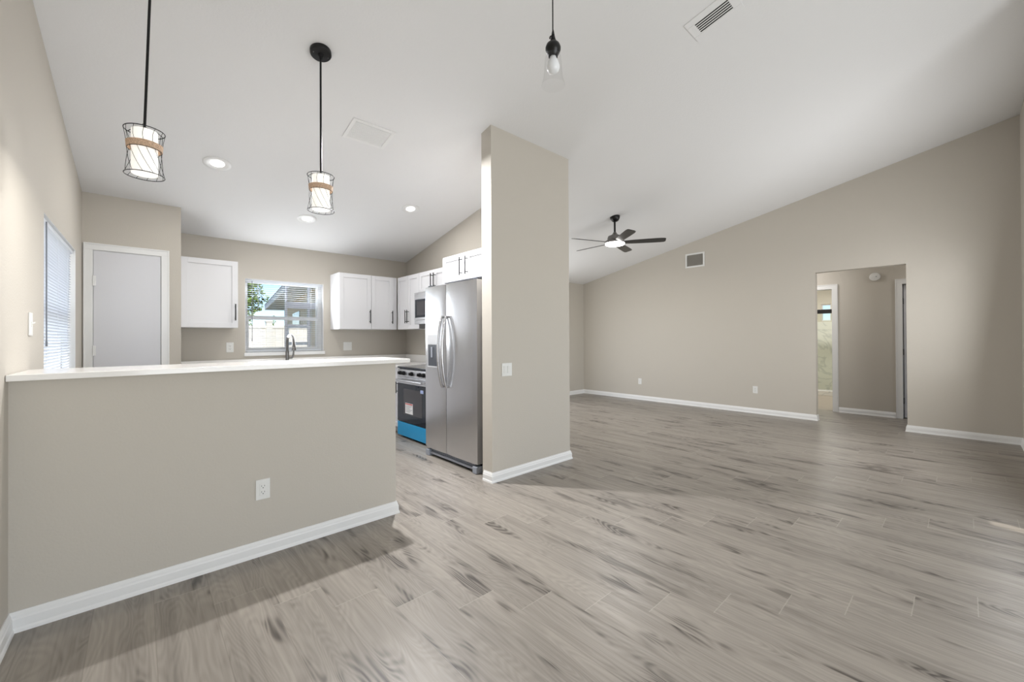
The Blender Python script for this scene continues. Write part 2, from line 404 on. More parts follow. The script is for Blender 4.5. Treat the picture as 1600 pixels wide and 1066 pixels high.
# bathroom beyond the hallway
struct(MB().box(XH + .115, 11.75, 0.85, 3.3, -0.1, 0.0).build('floor_bathroom', TILEF))
struct(MB().box(XH + .115, 11.75, 0.75, 0.85, 0, 2.62).build('wall_bath_right', BATHW))
struct(MB().box(XH + .115, 11.75, 3.3, 3.4, 0, 2.62).build('wall_bath_left', BATHW))
mb = wall_along_y(11.65, 11.75, 0.85, 3.3, [(2.02, 2.20, 1.62, 2.0)], top=2.62)
struct(mb.build('wall_bath_far', BATHW))
struct(MB().box(XH + .115, 11.75, 0.85, 3.3, 2.62, 2.7).build('ceiling_bathroom', CEIL))
# dark bedroom beyond the second doorway
struct(MB().box(XH + .115, 10.6, -1.3, 0.75, -0.1, 0.0).build('floor_bedroom', FLOOR))
struct(MB().box(10.6, 10.7, -1.3, 0.75, 0, 2.62).build('wall_bedroom_far', WALL))
struct(MB().box(XH + .115, 10.6, -1.4, -1.3, 0, 2.62).build('wall_bedroom_right', WALL))
struct(MB().box(XH + .115, 10.7, -1.4, 0.75, 2.62, 2.7).build('ceiling_bedroom', CEIL))

# ------------------------------------------------------------------ baseboards
BBH = 0.086
def baseboard(name, path, parent=None):
    """path: xy points along the wall face, room on the left-hand side of travel; mitred corners"""
    profile = [(0.0, 0.0), (0.021, 0.0), (0.019, 0.012), (0.015, 0.020), (0.014, 0.055), (0.011, 0.062), (0.010, 0.070), (0.005, 0.080), (0.004, BBH), (0.0, BBH)]
    P = [Vector((p[0], p[1])) for p in path]; n = len(P); rings = []
    for i in range(n):
        ds = []
        if i > 0: ds.append((P[i] - P[i - 1]).normalized())
        if i < n - 1: ds.append((P[i + 1] - P[i]).normalized())
        ns = [Vector((-d.y, d.x)) for d in ds]
        nn = ns[0] if len(ns) == 1 else (ns[0] + ns[1]) / (1 + ns[0].dot(ns[1]))
        rings.append([(P[i].x + nn.x * o, P[i].y + nn.y * o, z) for o, z in profile])
    k = len(profile); vs = [p for r in rings for p in r]; fs = []
    for i in range(n - 1):
        for j in range(k):
            l = (j + 1) % k; fs.append((i * k + j, i * k + l, (i + 1) * k + l, (i + 1) * k + j))
    fs.append(tuple(range(k))); fs.append(tuple(range((n - 1) * k, n * k))[::-1])
    return struct(MB().add(vs, fs).build(name, TRIM))
g = 0.0005
baseboard('baseboard_peninsula', [(1.372 + g, 2.885), (1.372 + g, YP - g), (XL + g, YP - g), (xl(YREAR) + g, YREAR + .02)])
baseboard('baseboard_stub', [(3.325 + g, 5.0), (3.325 + g, YP - g), (2.276 - g, YP - g), (2.276 - g, 2.885)])
baseboard('baseboard_right', [(XR + .115 - .02, OPEN[1] - g), (XR - g, OPEN[1] - g), (XR - g, YV - g), (6.12, YV - g)])
baseboard('baseboard_front', [(4.62, YB + g), (XR - g, YB + g), (XR - g, OPEN[0] + g), (XR + .115 - .02, OPEN[0] + g)])
baseboard('baseboard_hall', [(XH - g, 0.706), (XH - g, 1.404)])

# ------------------------------------------------------------------ casings and doors
def casing(name, w, h, cw, depth=0.016, wall_t=0.1, jamb=True):
    k = 0.009
    """local: opening x 0..w, z 0..h, wall face y=0, room towards -y; built as trim with jambs"""
    r = thing(name, None, None, kind='structure')
    mb = MB()
    for a, b in ((-cw, k), (w - k, w + cw)):
        mb.box(a, b, -depth, -g, 0, h - k)
    mb.box(-cw, w + cw, -depth, -g, h - k, h + cw)
    for a, b in ((-cw, -cw + .012), (w + cw - .012, w + cw)): mb.box(a, b, -depth - .006, -depth, 0, h + cw)
    mb.box(-cw + .012, w + cw - .012, -depth - .006, -depth, h + cw - .012, h + cw)
    mb.build('casing', TRIM, r, bevel=0.002)
    if jamb:
        j = MB(); j.box(0.0, 0.012, 0, wall_t, 0, h - .012); j.box(w - 0.012, w, 0, wall_t, 0, h - .012); j.box(0.0, w, 0, wall_t, h - 0.012, h)
        j.build('jamb', TRIM, r)
    return r
# pantry
t1 = casing('trim_1', 0.49, 2.090, 0.051, wall_t=0.095); t1.location = (-0.325, 5.305, 0)
d1 = thing('door_1', None, None, (-0.3115, 5.305, 0), kind='structure')
MB().box(0.0, 0.463, -0.006, 0.029, 0.01, 2.0765).build('door_panel', DOOR, d1, bevel=0.0015)
for z in (0.25, 1.165, 1.80):
    hb = MB(); hb.box(-0.006, 0.016, -0.020, -0.0065, z - 0.045, z + 0.045); hb.cyl((-0.001, -0.020, z - 0.047), 0.005, 'Z', 0.094, 12)
    hb.build('hinge', TRIM, d1)
# bathroom doorway trim
t2 = casing('trim_2', 0.76, 2.07, 0.068, wall_t=0.115); t2.location = (XH, DB[1], 0); t2.rotation_euler = (0, 0, -PI / 2)
# second hallway doorway
t3 = casing('trim_3', 0.755, 2.07, 0.068, wall_t=0.115); t3.location = (XH, DH[1], 0); t3.rotation_euler = (0, 0, -PI / 2)
d2 = thing('door_2', None, None, (XH + 0.09, DH[1] - 0.0125, 0), (0, 0, -math.radians(5)), kind='structure')
MB().box(0.009, 0.728, -0.036, 0.0, 0.01, 2.050).build('door_panel', DOOR, d2, bevel=0.0015)
for z in (0.27, 1.02, 1.80):
    hb = MB(); hb.box(0.001, 0.008, -0.038, -0.002, z - 0.045, z + 0.045); hb.cyl((0.004, -0.044, z - 0.047), 0.006, 'Z', 0.094, 12)
    hb.build('hinge', BLACK, d2)
d2.rotation_euler = (0, 0, -PI / 2)

# ------------------------------------------------------------------ window 1 (kitchen)
x0, x1, z0, z1 = WK
w1 = thing('window_1', None, None, (x0, YK, z0), kind='structure')
W, H_ = x1 - x0, z1 - z0
f = MB(); yf0, yf1 = 0.075, 0.135
f.box(0.001, 0.03, yf0, yf1, 0.001, H_ - .001); f.box(W - 0.055, W - .001, yf0, yf1, 0.001, H_ - .001); f.box(0.03, W - 0.055, yf0, yf1, 0.001, 0.045); f.box(0.03, W - 0.055, yf0, yf1, H_ - 0.03, H_ - .001)
f.build('window_frame', TRIM, w1, bevel=0.002)
sx0, sx1 = 0.031, W - 0.056
s = MB(); s.box(sx0, sx0 + .022, 0.08, 0.10, 0.046, 0.455); s.box(sx1 - .022, sx1, 0.08, 0.10, 0.046, 0.455); s.box(sx0 + .022, sx1 - .022, 0.08, 0.10, 0.046, 0.072); s.box(sx0 + .022, sx1 - .022, 0.08, 0.10, 0.425, 0.455)
s.build('lower_sash', TRIM, w1)
s = MB(); s.box(sx0, sx0 + .012, 0.104, 0.124, 0.435, H_ - .031); s.box(sx1 - .012, sx1, 0.104, 0.124, 0.435, H_ - .031); s.box(sx0 + .012, sx1 - .012, 0.104, 0.124, 0.435, 0.475); s.box(sx0 + .012, sx1 - .012, 0.104, 0.124, H_ - .045, H_ - .031)
s.build('upper_sash', TRIM, w1)
MB().box(sx0 + .022, sx1 - .022, 0.089, 0.092, 0.072, 0.425).build('lower_pane', GLASS, w1)
MB().box(sx0 + .012, sx1 - .012, 0.113, 0.116, 0.475, H_ - .045).build('upper_pane', GLASS, w1)
s = MB(); s.box(-0.012, W + 0.012, -0.02, -g, -0.030, 0.012); s.box(0.001, W - .001, -g, 0.074, 0.001, 0.012)
s.build('window_sill', TRIM, w1, bevel=0.002)
s = MB(); s.box(0.0005, 0.004, 0.001, 0.074, 0.013, H_ - .001); s.box(W - 0.004, W - 0.0005, 0.001, 0.074, 0.013, H_ - .001); s.box(0.004, W - .004, 0.001, 0.074, H_ - .004, H_ - .0005)
s.build('window_reveal', TRIM, w1)

# ------------------------------------------------------------------ window 2 (left wall)
y0, y1, z0, z1 = WLW
w2 = thing('window_2', None, None, (XL - 0.14, y0, z0), kind='structure')
f = MB(); D_ = y1 - y0; H2 = z1 - z0
f.box(0.0, 0.06, 0.001, 0.04, 0.001, H2 - .001); f.box(0.0, 0.06, D_ - 0.04, D_ - .001, 0.001, H2 - .001); f.box(0.0, 0.06, 0.04, D_ - .04, 0.001, 0.04); f.box(0.0, 0.06, 0.04, D_ - .04, H2 - 0.04, H2 - .001); f.box(0.005, 0.055, 0.04, D_ - .04, H2 * .5 - .02, H2 * .5 + .02)
f.build('window_frame', TRIM, w2, bevel=0.002)
MB().box(0.026, 0.029, 0.04, D_ - .04, 0.04, H2 - .04).build('pane', GLASS, w2)
s = MB(); s.box(0.062, 0.139, 0.0005, 0.004, 0.001, H2 - .001); s.box(0.062, 0.139, D_ - .004, D_ - .0005, 0.001, H2 - .001); s.box(0.062, 0.139, .004, D_ - .004, H2 - .004, H2 - .0005); s.box(0.062, 0.155, .004, D_ - .004, 0.0005, 0.014)
s.build('window_reveal', TRIM, w2)
skew(w2)

# blinds
def slats(length, n, dz, tilt, width=0.0255, z_top=0.0):
    """slats run along local x, stacked down from z_top; local -y is the room side"""
    mb = MB()
    for i in range(n):
        z = z_top - i * dz; pts = []
        for k in range(5):
            u = (k / 4 - 0.5) * width; bow = 0.0022 * (1 - (2 * k / 4 - 1) ** 2)
            yy = u * math.cos(tilt) - bow * math.sin(tilt); zz = u * math.sin(tilt) + bow * math.cos(tilt)
            pts.append((yy, zz))
        vs = []
        for x in (0, length):
            vs += [(x, p[0], z + p[1]) for p in pts] + [(x, p[0], z + p[1] - 0.0006) for p in pts]
        fs = []
        for k in range(4):
            fs.append((k, k + 1, k + 11, k + 10)); fs.append((k + 5, k + 15, k + 16, k + 6))
        fs += [(0, 10, 15, 5), (4, 9, 19, 14)]
        mb.add(vs, fs)
    return mb
def blind(label, loc, rot, length, height, dz, tilt, wand_x, wand_len, cords):
    r = thing('window_blind', label, 'blind', loc, rot)
    MB().box(0, length, -0.02, 0.02, -0.028, 0).build('headrail', SLAT, r, bevel=0.002)
    n = int((height - 0.05) / dz)
    slats(length - 0.008, n, dz, tilt, z_top=-0.042).build('slats', SLAT, r).location = (0.004, 0, 0)
    MB().box(0.004, length - 0.004, -0.012, 0.012, -height, -height + 0.014).build('bottom_rail', SLAT, r, bevel=0.002)
    for cx in cords:
        k = MB(); k.tube([(cx, -0.014, -0.03), (cx, -0.014, -height + .01)], 0.0009, 5); k.tube([(cx, 0.014, -0.03), (cx, 0.014, -height + .01)], 0.0009, 5)
        k.build('ladder_cord', SLAT, r)
    wd = MB(); wd.tube([(wand_x, -0.026, -0.02), (wand_x, -0.027, -wand_len)], 0.0035, 8); wd.tube([(wand_x, -0.027, -wand_len), (wand_x, -0.027, -wand_len - .03)], 0.005, 8)
    wd.build('tilt_wand', mat('clear_grey_plastic', srgb(120, 124, 130), 0.25), r)
    return r
blind('open white mini blind in the kitchen window above the faucet', (WK[0] + 0.008, YK + 0.045, WK[3] - 0.006), (0, 0, 0), WK[1] - WK[0] - 0.016, 0.895, 0.0265, math.radians(3), 0.07, 0.74, (0.14, 0.45, 0.76))
skew(blind('tilted white mini blind filling the window in the left wall', (XL - 0.035, WLW[0] + 0.008, WLW[3] - 0.006), (0, 0, PI / 2), 1.329, 1.07, 0.0205, math.radians(-40), 0.14, 0.74, (0.06, 0.24, 0.66, 1.1)))

# ------------------------------------------------------------------ quartz bar top, kitchen counter, base cabinets
bt = MB().prism([(xl(2.71) + .0015, 2.71, 1.086), (1.458, 2.71, 1.086), (1.458, 3.16, 1.086), (xl(3.16) + .0015, 3.16, 1.086)], (0, 0, 0.028)).build('bar_top', QUARTZ, bevel=0.003)
tag(bt, 'long white quartz bar top lying on the peninsula half wall', 'counter')
def l_prism(poly, za, zb): return MB().prism([(x, y, za) for x, y in poly], (0, 0, zb - za))
ct = thing('kitchen_countertop', 'white quartz worktop with low backsplash under the kitchen window', 'counter', (0, 0, 0.884))
l_prism([(0.31, 5.285), (2.485, 5.285), (2.485, 4.949), (3.118, 4.949), (3.118, YK - .002), (0.31, YK - .002)], 0, 0.03).build('worktop', QUARTZ, ct, bevel=0.003)
mb = MB(); mb.box(0.312, 3.1, YK - 0.022, YK - .002, 0.0305, 0.132); mb.box(3.098, 3.118, 4.95, YK - .023, 0.0305, 0.132)
mb.box(0.312, 0.332, 5.29, YK - .023, 0.0305, 0.132)
mb.build('backsplash', QUARTZ, ct, bevel=0.002)

def shaker(w, h, fr=0.056):
    """local: x 0..w, z 0..h, front face y=0, back y=.019"""
    mb = MB(); mb.box(0, fr, 0, .019, 0, h); mb.box(w - fr, w, 0, .019, 0, h); mb.box(fr, w - fr, 0, .019, 0, fr); mb.box(fr, w - fr, 0, .019, h - fr, h)
    mb.box(fr, w - fr, 0.009, .018, fr, h - fr)
    return mb
def pull(length, parent, x, z, vertical=True):
    mb = MB(); a = 0.025
    if vertical:
        mb.cyl((x, -0.034, z), 0.0062, 'Z', length, 10)
        for zz in (z + a, z + length - a): mb.cyl((x, -0.034, zz), 0.0045, 'Y', 0.0335, 8)
    else:
        mb.cyl((x, -0.034, z), 0.0062, 'X', length, 10)
        for xx in (x + a, x + length - a): mb.cyl((xx, -0.034, z), 0.0045, 'Y', 0.0335, 8)
    return mb.build('handle', BLACK, parent, smooth=True)
def cabinet(name, label, loc, rot, w, d, h, doors, toe=0, drawer=False):
    """doors: list of (x0, x1, handle_x or None, handle_z, handle_len)"""
    r = thing(name, label, 'cabinet', loc, (0, 0, rot))
    mb = MB(); mb.box(0.001, w - 0.001, 0.0205, d - 0.002, toe, h)
    if toe: mb.box(0.001, w - 0.001, 0.08, d - .002, 0.002, toe)
    mb.build('body', CAB, r)
    for x0, x1, hx, hz, hl in doors:
        z0 = toe + 0.002; z1 = h - 0.002
        if drawer:
            dr = shaker(x1 - x0 - .003, 0.145, 0.04).build('drawer', CAB, r, bevel=0.001); dr.location = (x0 + .0015, 0, h - .148)
            pull(0.13, dr, (x1 - x0) / 2 - .065, 0.07, False); z1 = h - .151
        o = shaker(x1 - x0 - 0.003, z1 - z0).build('door', CAB, r, bevel=0.001); o.location = (x0 + 0.0015, 0, z0)
        if hx is not None: pull(hl, o, hx - x0, hz - z0)
    return r
UZ, UH = 1.393, 0.757
hz_ = 0.083; hl_ = 0.187
cabinet('wall_cabinet', 'white single-door wall cabinet left of the kitchen window beside the pantry', (0.31, 5.57, UZ), 0, 0.522, 0.35, UH, [(0.012, 0.522, 0.492, hz_, hl_)])
cabinet('wall_cabinet', 'wider white wall cabinet directly right of the kitchen window', (1.961, 5.57, UZ), 0, 0.44, 0.35, UH, [(0, 0.44, 0.412, hz_, hl_)])
cabinet('wall_cabinet', 'narrow white wall cabinet next to the kitchen corner', (2.402, 5.57, UZ), 0, 0.391, 0.35, UH, [(0, 0.325, 0.300, hz_, hl_)])
cabinet('wall_cabinet', 'white two-door wall cabinet in the corner left of the microwave', (2.795, 5.566, UZ), -PI / 2, 0.624, 0.325, UH, [(0, 0.312, 0.285, hz_, hl_), (0.312, 0.624, 0.339, hz_, hl_)])
cabinet('wall_cabinet', 'short white two-door cabinet mounted over the microwave', (2.795, 4.940, 1.872), -PI / 2, 0.758, 0.325, 0.278, [(0, 0.379, 0.345, 0.04, hl_), (0.379, 0.758, 0.413, 0.04, hl_)])
cabinet('wall_cabinet', 'slim white wall cabinet between microwave and refrigerator', (2.795, 4.180, UZ), -PI / 2, 0.308, 0.325, UH, [(0, 0.308, 0.03, hz_, hl_)])
cabinet('wall_cabinet', 'deep white two-door cabinet mounted above the refrigerator', (2.48, 3.868, 1.868), -PI / 2, 0.884, 0.64, 0.282, [(0, 0.442, 0.365, 0.048, hl_), (0.442, 0.884, 0.465, 0.048, hl_)])
# base cabinets under the counters (mostly hidden behind the half wall)
cabinet('base_cabinet', 'white base cabinet under the worktop below the kitchen window', (0.335, 5.31, 0), 0, 2.145, 0.6, 0.882, [(i * 0.536, i * 0.536 + .536, (0.50 if i % 2 == 0 else 0.036) + i * .536, 0.55, 0.15) for i in range(4)], 0.1, True)
cabinet('base_cabinet', 'white base cabinet filling the corner left of the range', (2.51, 5.285, 0), -PI / 2, 0.334, 0.6, 0.882, [(0, 0.334, 0.30, 0.55, 0.15)], 0.1, True)
cabinet('base_cabinet', 'narrow white base cabinet between range and refrigerator', (2.51, 4.178, 0), -PI / 2, 0.215, 0.6, 0.882, [(0, 0.215, 0.19, 0.55, 0.15)], 0.1, True)
tag(MB().box(2.487, 3.118, 3.963, 4.178, 0.884, 0.914).build('side_worktop', QUARTZ, bevel=.003), 'small white quartz worktop piece between range and refrigerator', 'counter')

# ------------------------------------------------------------------ refrigerator
fr = thing('refrigerator', 'stainless side-by-side refrigerator with ice dispenser next to the stub wall', 'refrigerator', (2.30, 3.945, 0), (0, 0, -PI / 2))
FW = 0.925
MB().box(0.004, FW - 0.004, 0.082, 0.80, 0.03, 1.79).build('body', DARKG, fr, bevel=0.004)
def fdoor(name, xa, xb):
    # slightly crowned door front
    vs = []; n = 12; w = xb - xa
    for z in (0.09, 1.812):
        for i in range(n + 1):
            u = i / n; vs.append((xa + w * u, 0.007 * (2 * u - 1) ** 4, z))
        vs.append((xb, 0.066, z)); vs.append((xa, 0.066, z))
    k = n + 3; fs = [tuple(range(k)), tuple(range(k, 2 * k))[::-1]] + [(i, (i + 1) % k, (i + 1) % k + k, i + k) for i in range(k)]
    return MB().add(vs, fs).build(name, STEEL, fr, smooth=True)
fz = fdoor('freezer_door', 0.002, 0.406)
fd = fdoor('refrigerator_door', 0.411, FW - 0.002)
MB().box(0.012, FW - 0.012, 0.0665, 0.0815, 0.10, 1.80).build('gasket', GASKET, fr)
def arc_handle(par, x, lean):
    pts = []; n = 22; za, zb = 0.765, 1.487
    for i in range(n + 1):
        u = i / n; z = za + (zb - za) * u
        pts.append((x + lean * 0.0 * u, -0.018 - 0.052 * math.sin(PI * u) ** 0.75, z))
    mb = MB()
    # flat oval bar: two parallel tubes blended
    mb.tube(pts, 0.012, 12, radii=[0.0125 + 0.0015 * math.sin(PI * i / n) for i in range(n + 1)])
    for z in (za + .008, zb - .008): mb.tube([(x, -0.022, z), (x, 0.0005, z)], 0.0125, 12)
    mb.build('handle', STEELH, par, smooth=True)
arc_handle(fz, 0.370, -1); arc_handle(fd, 0.448, 1)
MB().box(0.060, 0.27, -0.007, 0.0005, 1.195, 1.303).build('dispenser_panel', LGREYP, fz, bevel=0.003)
dm = MB(); dm.box(0.062, 0.268, -0.006, 0.0005, 0.955, 0.968); dm.box(0.062, 0.074, -0.006, 0.0005, 0.968, 1.194); dm.box(0.256, 0.268, -0.006, 0.0005, 0.968, 1.194)
dm.build('dispenser_frame', LGREYP, fz, bevel=0.001)
MB().box(0.0745, 0.2555, -0.003, 0.0005, 0.9685, 1.194).build('dispenser_recess', DARKG, fz)
dp = MB(); dp.box(0.135, 0.165, -0.010, -0.0035, 1.06, 1.17); dp.build('dispenser_paddle', GREYP, fz, bevel=0.003)
gr = MB(); gr.box(0.05, FW - .05, 0.035, 0.05, 0.03, 0.085); gr.build('kick_grille', DARKG, fr)
gs = MB()
for i in range(44): gs.box(0.07 + i * 0.018, 0.078 + i * 0.018, 0.032, 0.0348, 0.05, 0.078)
gs.box(0.05, FW - .05, 0.018, 0.0345, 0.026, 0.046); gs.build('grille_bars', GREYP, fr)
for xa, xb in ((0.01, 0.075), (FW - 0.075, FW - 0.01)):
    MB().box(xa, xb, 0.0, 0.075, 0.0, 0.066).build('foot', GREYP, fr, bevel=0.006)
for xa in (0.02, FW - 0.09):
    MB().box(xa, xa + .07, 0.03, 0.14, 1.8135, 1.832).build('hinge_cover', DARKG, fr, bevel=0.004)

# ------------------------------------------------------------------ range
rg = thing('range', 'stainless electric range with black glass oven door and blue film on its drawer', 'stove', (2.475, 4.942, 0), (0, 0, -PI / 2))
RW = 0.757
MB().box(0.003, RW - .003, 0.032, 0.635, 0.03, 0.885).build('body', DARKG, rg)
MB().box(0, RW, 0.0, 0.03, 0.028, 0.200).build('drawer', BLUE, rg, bevel=0.004)
od = MB().box(0, RW, 0.0, 0.031, 0.206, 0.690).build('oven_door', BGLASS, rg, bevel=0.004)
MB().box(0.17, RW - .13, -0.0012, -0.0002, 0.31, 0.63).build('oven_window', OVENW, od)
MB().box(0, RW, -0.002, 0.031, 0.692, 0.775).build('door_rail', STEELX, od, bevel=0.003)
hh = MB(); hh.tube([(0.05, -0.052, 0.735), (RW - .05, -0.052, 0.735)], 0.014, 14)
for x in (0.07, RW - .07): hh.tube([(x, -0.052, 0.735), (x, -0.0025, 0.735)], 0.009, 10)
hh.build('handle', STEELX, od, smooth=True)
lb = MB().box(0.215, 0.405, -0.0024, -0.0014, 0.325, 0.455).build('paper_label', PAPER, od)
lm = MB(); lm.box(0.22, 0.40, -0.0034, -0.0025, 0.437, 0.45)
lm.build('label_heading', REDP, lb)
lm = MB()
for i in range(6): lm.box(0.23, 0.39 - 0.03 * (i % 3), -0.0034, -0.0025, 0.42 - i * .015, 0.424 - i * .015)
lm.build('label_print', GREYPRINT, lb)
MB().box(0.59, 0.66, -0.0024, -0.0014, 0.605, 0.645).build('blue_sticker', mat('pale_blue_sticker', srgb(176, 190, 232), 0.5), od)
cp = MB(); cp.hexa([(0, -0.002, 0.779), (RW, -0.002, 0.779), (RW, 0.045, 0.779), (0, 0.045, 0.779)], [(0, 0.012, 0.868), (RW, 0.012, 0.868), (RW, 0.045, 0.868), (0, 0.045, 0.868)])
cpo = cp.build('control_panel', STEELX, rg, bevel=0.002)
for kx in (0.085, 0.175, 0.375, 0.575, 0.665):
    k = MB(); k.tube([(kx, 0.004, 0.824), (kx, -0.012, 0.824)], 0.026, 20); k.tube([(kx, -0.012, 0.824), (kx, -0.034, 0.826)], 0.021, 20, radii=[0.021, 0.017])
    k.box(kx - .0035, kx + .0035, -0.039, -0.034, 0.808, 0.844)
    k.build('knob', BLACK, cpo, smooth=True)
MB().box(-0.0, RW, 0.0, 0.64, 0.886, 0.902).build('cooktop', BGLASS, rg, bevel=0.003)
for bx, by, br in ((0.2, 0.18, 0.10), (0.56, 0.18, 0.08), (0.2, 0.46, 0.08), (0.56, 0.46, 0.10)):
    MB().lathe([(br, 0.9021), (br, 0.9025), (br - .004, 0.9025), (br - .004, 0.9021)], (bx, by, 0), 40, caps=False).build('burner_ring', GREYP, rg)
for fx_ in (0.04, RW - 0.04):
    for fy_ in (0.08, 0.58): MB().cyl((fx_, fy_, 0), 0.015, 'Z', 0.029, 12).build('foot', BLACK, rg)

# ------------------------------------------------------------------ microwave
mw = thing('microwave', 'stainless over-the-range microwave with dark door window', 'microwave', (2.72, 4.938, 1.452), (0, 0, -PI / 2))
MB().box(0, 0.754, 0.031, 0.396, 0, 0.418).build('body', DARKG, mw)
mdo = MB().box(0, 0.57, 0, 0.03, 0.055, 0.418).build('door', STEELX, mw, bevel=0.003)
MB().box(0.0, 0.57, 0.004, 0.03, 0.0, 0.052).build('vent_strip', STEELX, mw)
MB().box(0.025, 0.52, -0.002, -0.0002, 0.085, 0.325).build('door_window', BGLASS, mdo)
MB().box(0.07, 0.47, -0.003, -0.0022, 0.115, 0.295).build('window_screen', OVENW, mdo)
MB().box(0.573, 0.754, 0, 0.03, 0.0, 0.418).build('control_panel', BGLASS, mw, bevel=0.003)
hh = MB(); hh.tube([(0.545, -0.04, 0.09), (0.545, -0.04, 0.38)], 0.010, 12)
for z in (0.11, 0.36): hh.tube([(0.545, -0.04, z), (0.545, -0.0003, z)], 0.007, 8)
hh.build('handle', STEELX, mdo, smooth=True)

# ------------------------------------------------------------------ faucet
fa = thing('kitchen_faucet', 'brushed nickel gooseneck pull-down faucet in front of the kitchen window', 'faucet', (1.385, 5.77, 0.9142), (0, 0, math.radians(10)))
b = MB(); b.lathe([(0.030, 0), (0.030, 0.010), (0.022, 0.022), (0.0205, 0.10), (0.0205, 0.19), (0.0165, 0.205), (0.016, 0.215)], n=24); b.build('body', NICKEL, fa, smooth=True)
pts = [(0, 0, 0.2)] + [(0, 0, 0.31)]
for i in range(1, 15):
    a = PI * i / 14 * 0.97; pts.append((0, -0.085 + 0.085 * math.cos(a), 0.315 + 0.085 * math.sin(a)))
MB().tube(pts, 0.0145, 16).build('spout', NICKEL, fa, smooth=True)
e = pts[-1]
MB().tube([e, (0, e[1] - .004, e[2] - .03), (0, e[1] - .008, e[2] - .07), (0, e[1] - .012, e[2] - .115)], 0.018, 16, radii=[0.015, 0.018, 0.022, 0.025]).build('spray_head', NICKEL, fa, smooth=True)
b = MB(); b.tube([(0.018, 0, 0.11), (0.06, -0.004, 0.112)], 0.013, 14); b.tube([(0.056, -0.004, 0.112), (0.068, -0.012, 0.135), (0.073, -0.02, 0.215)], 0.008, 10, radii=[0.012, 0.011, 0.008]); b.build('lever', NICKEL, fa, smooth=True)

# ------------------------------------------------------------------ outlets and switches
def plate(r, w, h, t=0.006): return MB().box(-w / 2, w / 2, -t, -g, -h / 2, h / 2).build('plate', PLAS, r, bevel=0.002)
def duplex(label, loc, rot, group=None):
    r = thing('wall_outlet', label, 'outlet', loc, (0, 0, rot), group); plate(r, 0.073, 0.117)
    MB().box(-0.017, 0.017, -0.0085, -0.0062, -0.034, 0.034).build('receptacle', PLAS, r, bevel=0.001)
    s = MB()
    for z in (0.017, -0.017):
        s.box(-0.0085, -0.0065, -0.009, -0.0086, z - 0.001, z + 0.008); s.box(0.0065, 0.0085, -0.009, -0.0086, z - 0.001, z + 0.007)
        s.cyl((0, -0.009, z - 0.0075), 0.0028, 'Y', 0.0004, 10)
    s.build('slots', SLOT, r)
    return r
def rocker(label, loc, rot, gangs=1, lever=False):
    r = thing('light_switch', label, 'switch', loc, (0, 0, rot)); plate(r, 0.073 + 0.046 * (gangs - 1), 0.117)
    for i in range(gangs):
        cx = (i - (gangs - 1) / 2) * 0.046
        if lever:
            k = MB(); k.box(cx - .006, cx + .006, -0.0085, -0.0062, -.013, .013); k.hexa([(cx - .004, -.0086, -.002), (cx + .004, -.0086, -.002), (cx + .004, -.0086, .008), (cx - .004, -.0086, .008)], [(cx - .003, -.02, .006), (cx + .003, -.02, .006), (cx + .003, -.018, .012), (cx - .003, -.018, .012)])
            k.build('toggle', PLAS, r)
        else:
            k = MB(); k.hexa([(cx - .0165, -.0062, -.033), (cx + .0165, -.0062, -.033), (cx + .0165, -.0062, .033), (cx - .0165, -.0062, .033)], [(cx - .0165, -.0085, -.033), (cx + .0165, -.0085, -.033), (cx + .0165, -.0115, .033), (cx - .0165, -.0115, .033)])
            k.build('rocker', PLAS, r, bevel=0.001)
    return r
duplex('white duplex outlet low on the face of the peninsula half wall', (0.534, YP, 0.382), 0)
rocker('white double rocker switch on the stub wall face', (2.448, YP, 0.977), 0, 2)
skew(rocker('white toggle switch on the left wall near the window', (XL, 3.185, 1.343), PI / 2, 1, True))
duplex('white outlet on the kitchen rear wall left of the window', (0.80, YK, 1.165), 0)
rocker('white double switch on the kitchen rear wall right of the window', (2.198, YK, 1.157), 0, 2)
duplex('small white outlet low on the long wall, nearer the far corner', (XR, 4.42, 0.372), -PI / 2)
duplex('small white outlet low on the long wall, nearer the hallway opening', (XR, 2.315, 0.39), -PI / 2)
# stub of a cable plate beside the pantry, on the worktop's backsplash end
# ------------------------------------------------------------------ grilles and vents
rgv = thing('return_grille', 'white return air grille high on the long beige wall', 'vent', (XR, 3.292, 2.672), (0, 0, -PI / 2))
def frame(w, h, fw, t, y1=-g):
    mb = MB(); mb.box(-w / 2, -w / 2 + fw, -t, y1, -h / 2, h / 2); mb.box(w / 2 - fw, w / 2, -t, y1, -h / 2, h / 2)
    mb.box(-w / 2 + fw, w / 2 - fw, -t, y1, -h / 2, -h / 2 + fw); mb.box(-w / 2 + fw, w / 2 - fw, -t, y1, h / 2 - fw, h / 2); return mb
frame(0.35, 0.262, 0.03, 0.010).build('frame', PLAS, rgv, bevel=0.002)
MB().box(-0.146, 0.146, -0.002, -g, -0.102, 0.102).build('backing', mat('dark_duct', srgb(70, 68, 62), 0.8), rgv)
mb = MB()
for i in range(24):
    x = -0.14 + i * 0.0122; mb.hexa([(x, -0.009, -.1005), (x + .0015, -0.009, -.1005), (x + .0075, -0.0022, -.1005), (x + .006, -0.0022, -.1005)], [(x, -0.009, .1005), (x + .0015, -0.009, .1005), (x + .0075, -0.0022, .1005), (x + .006, -0.0022, .1005)])
mb.build('louvers', mat('shaded_louver_paint', srgb(158, 154, 146), 0.6), rgv)
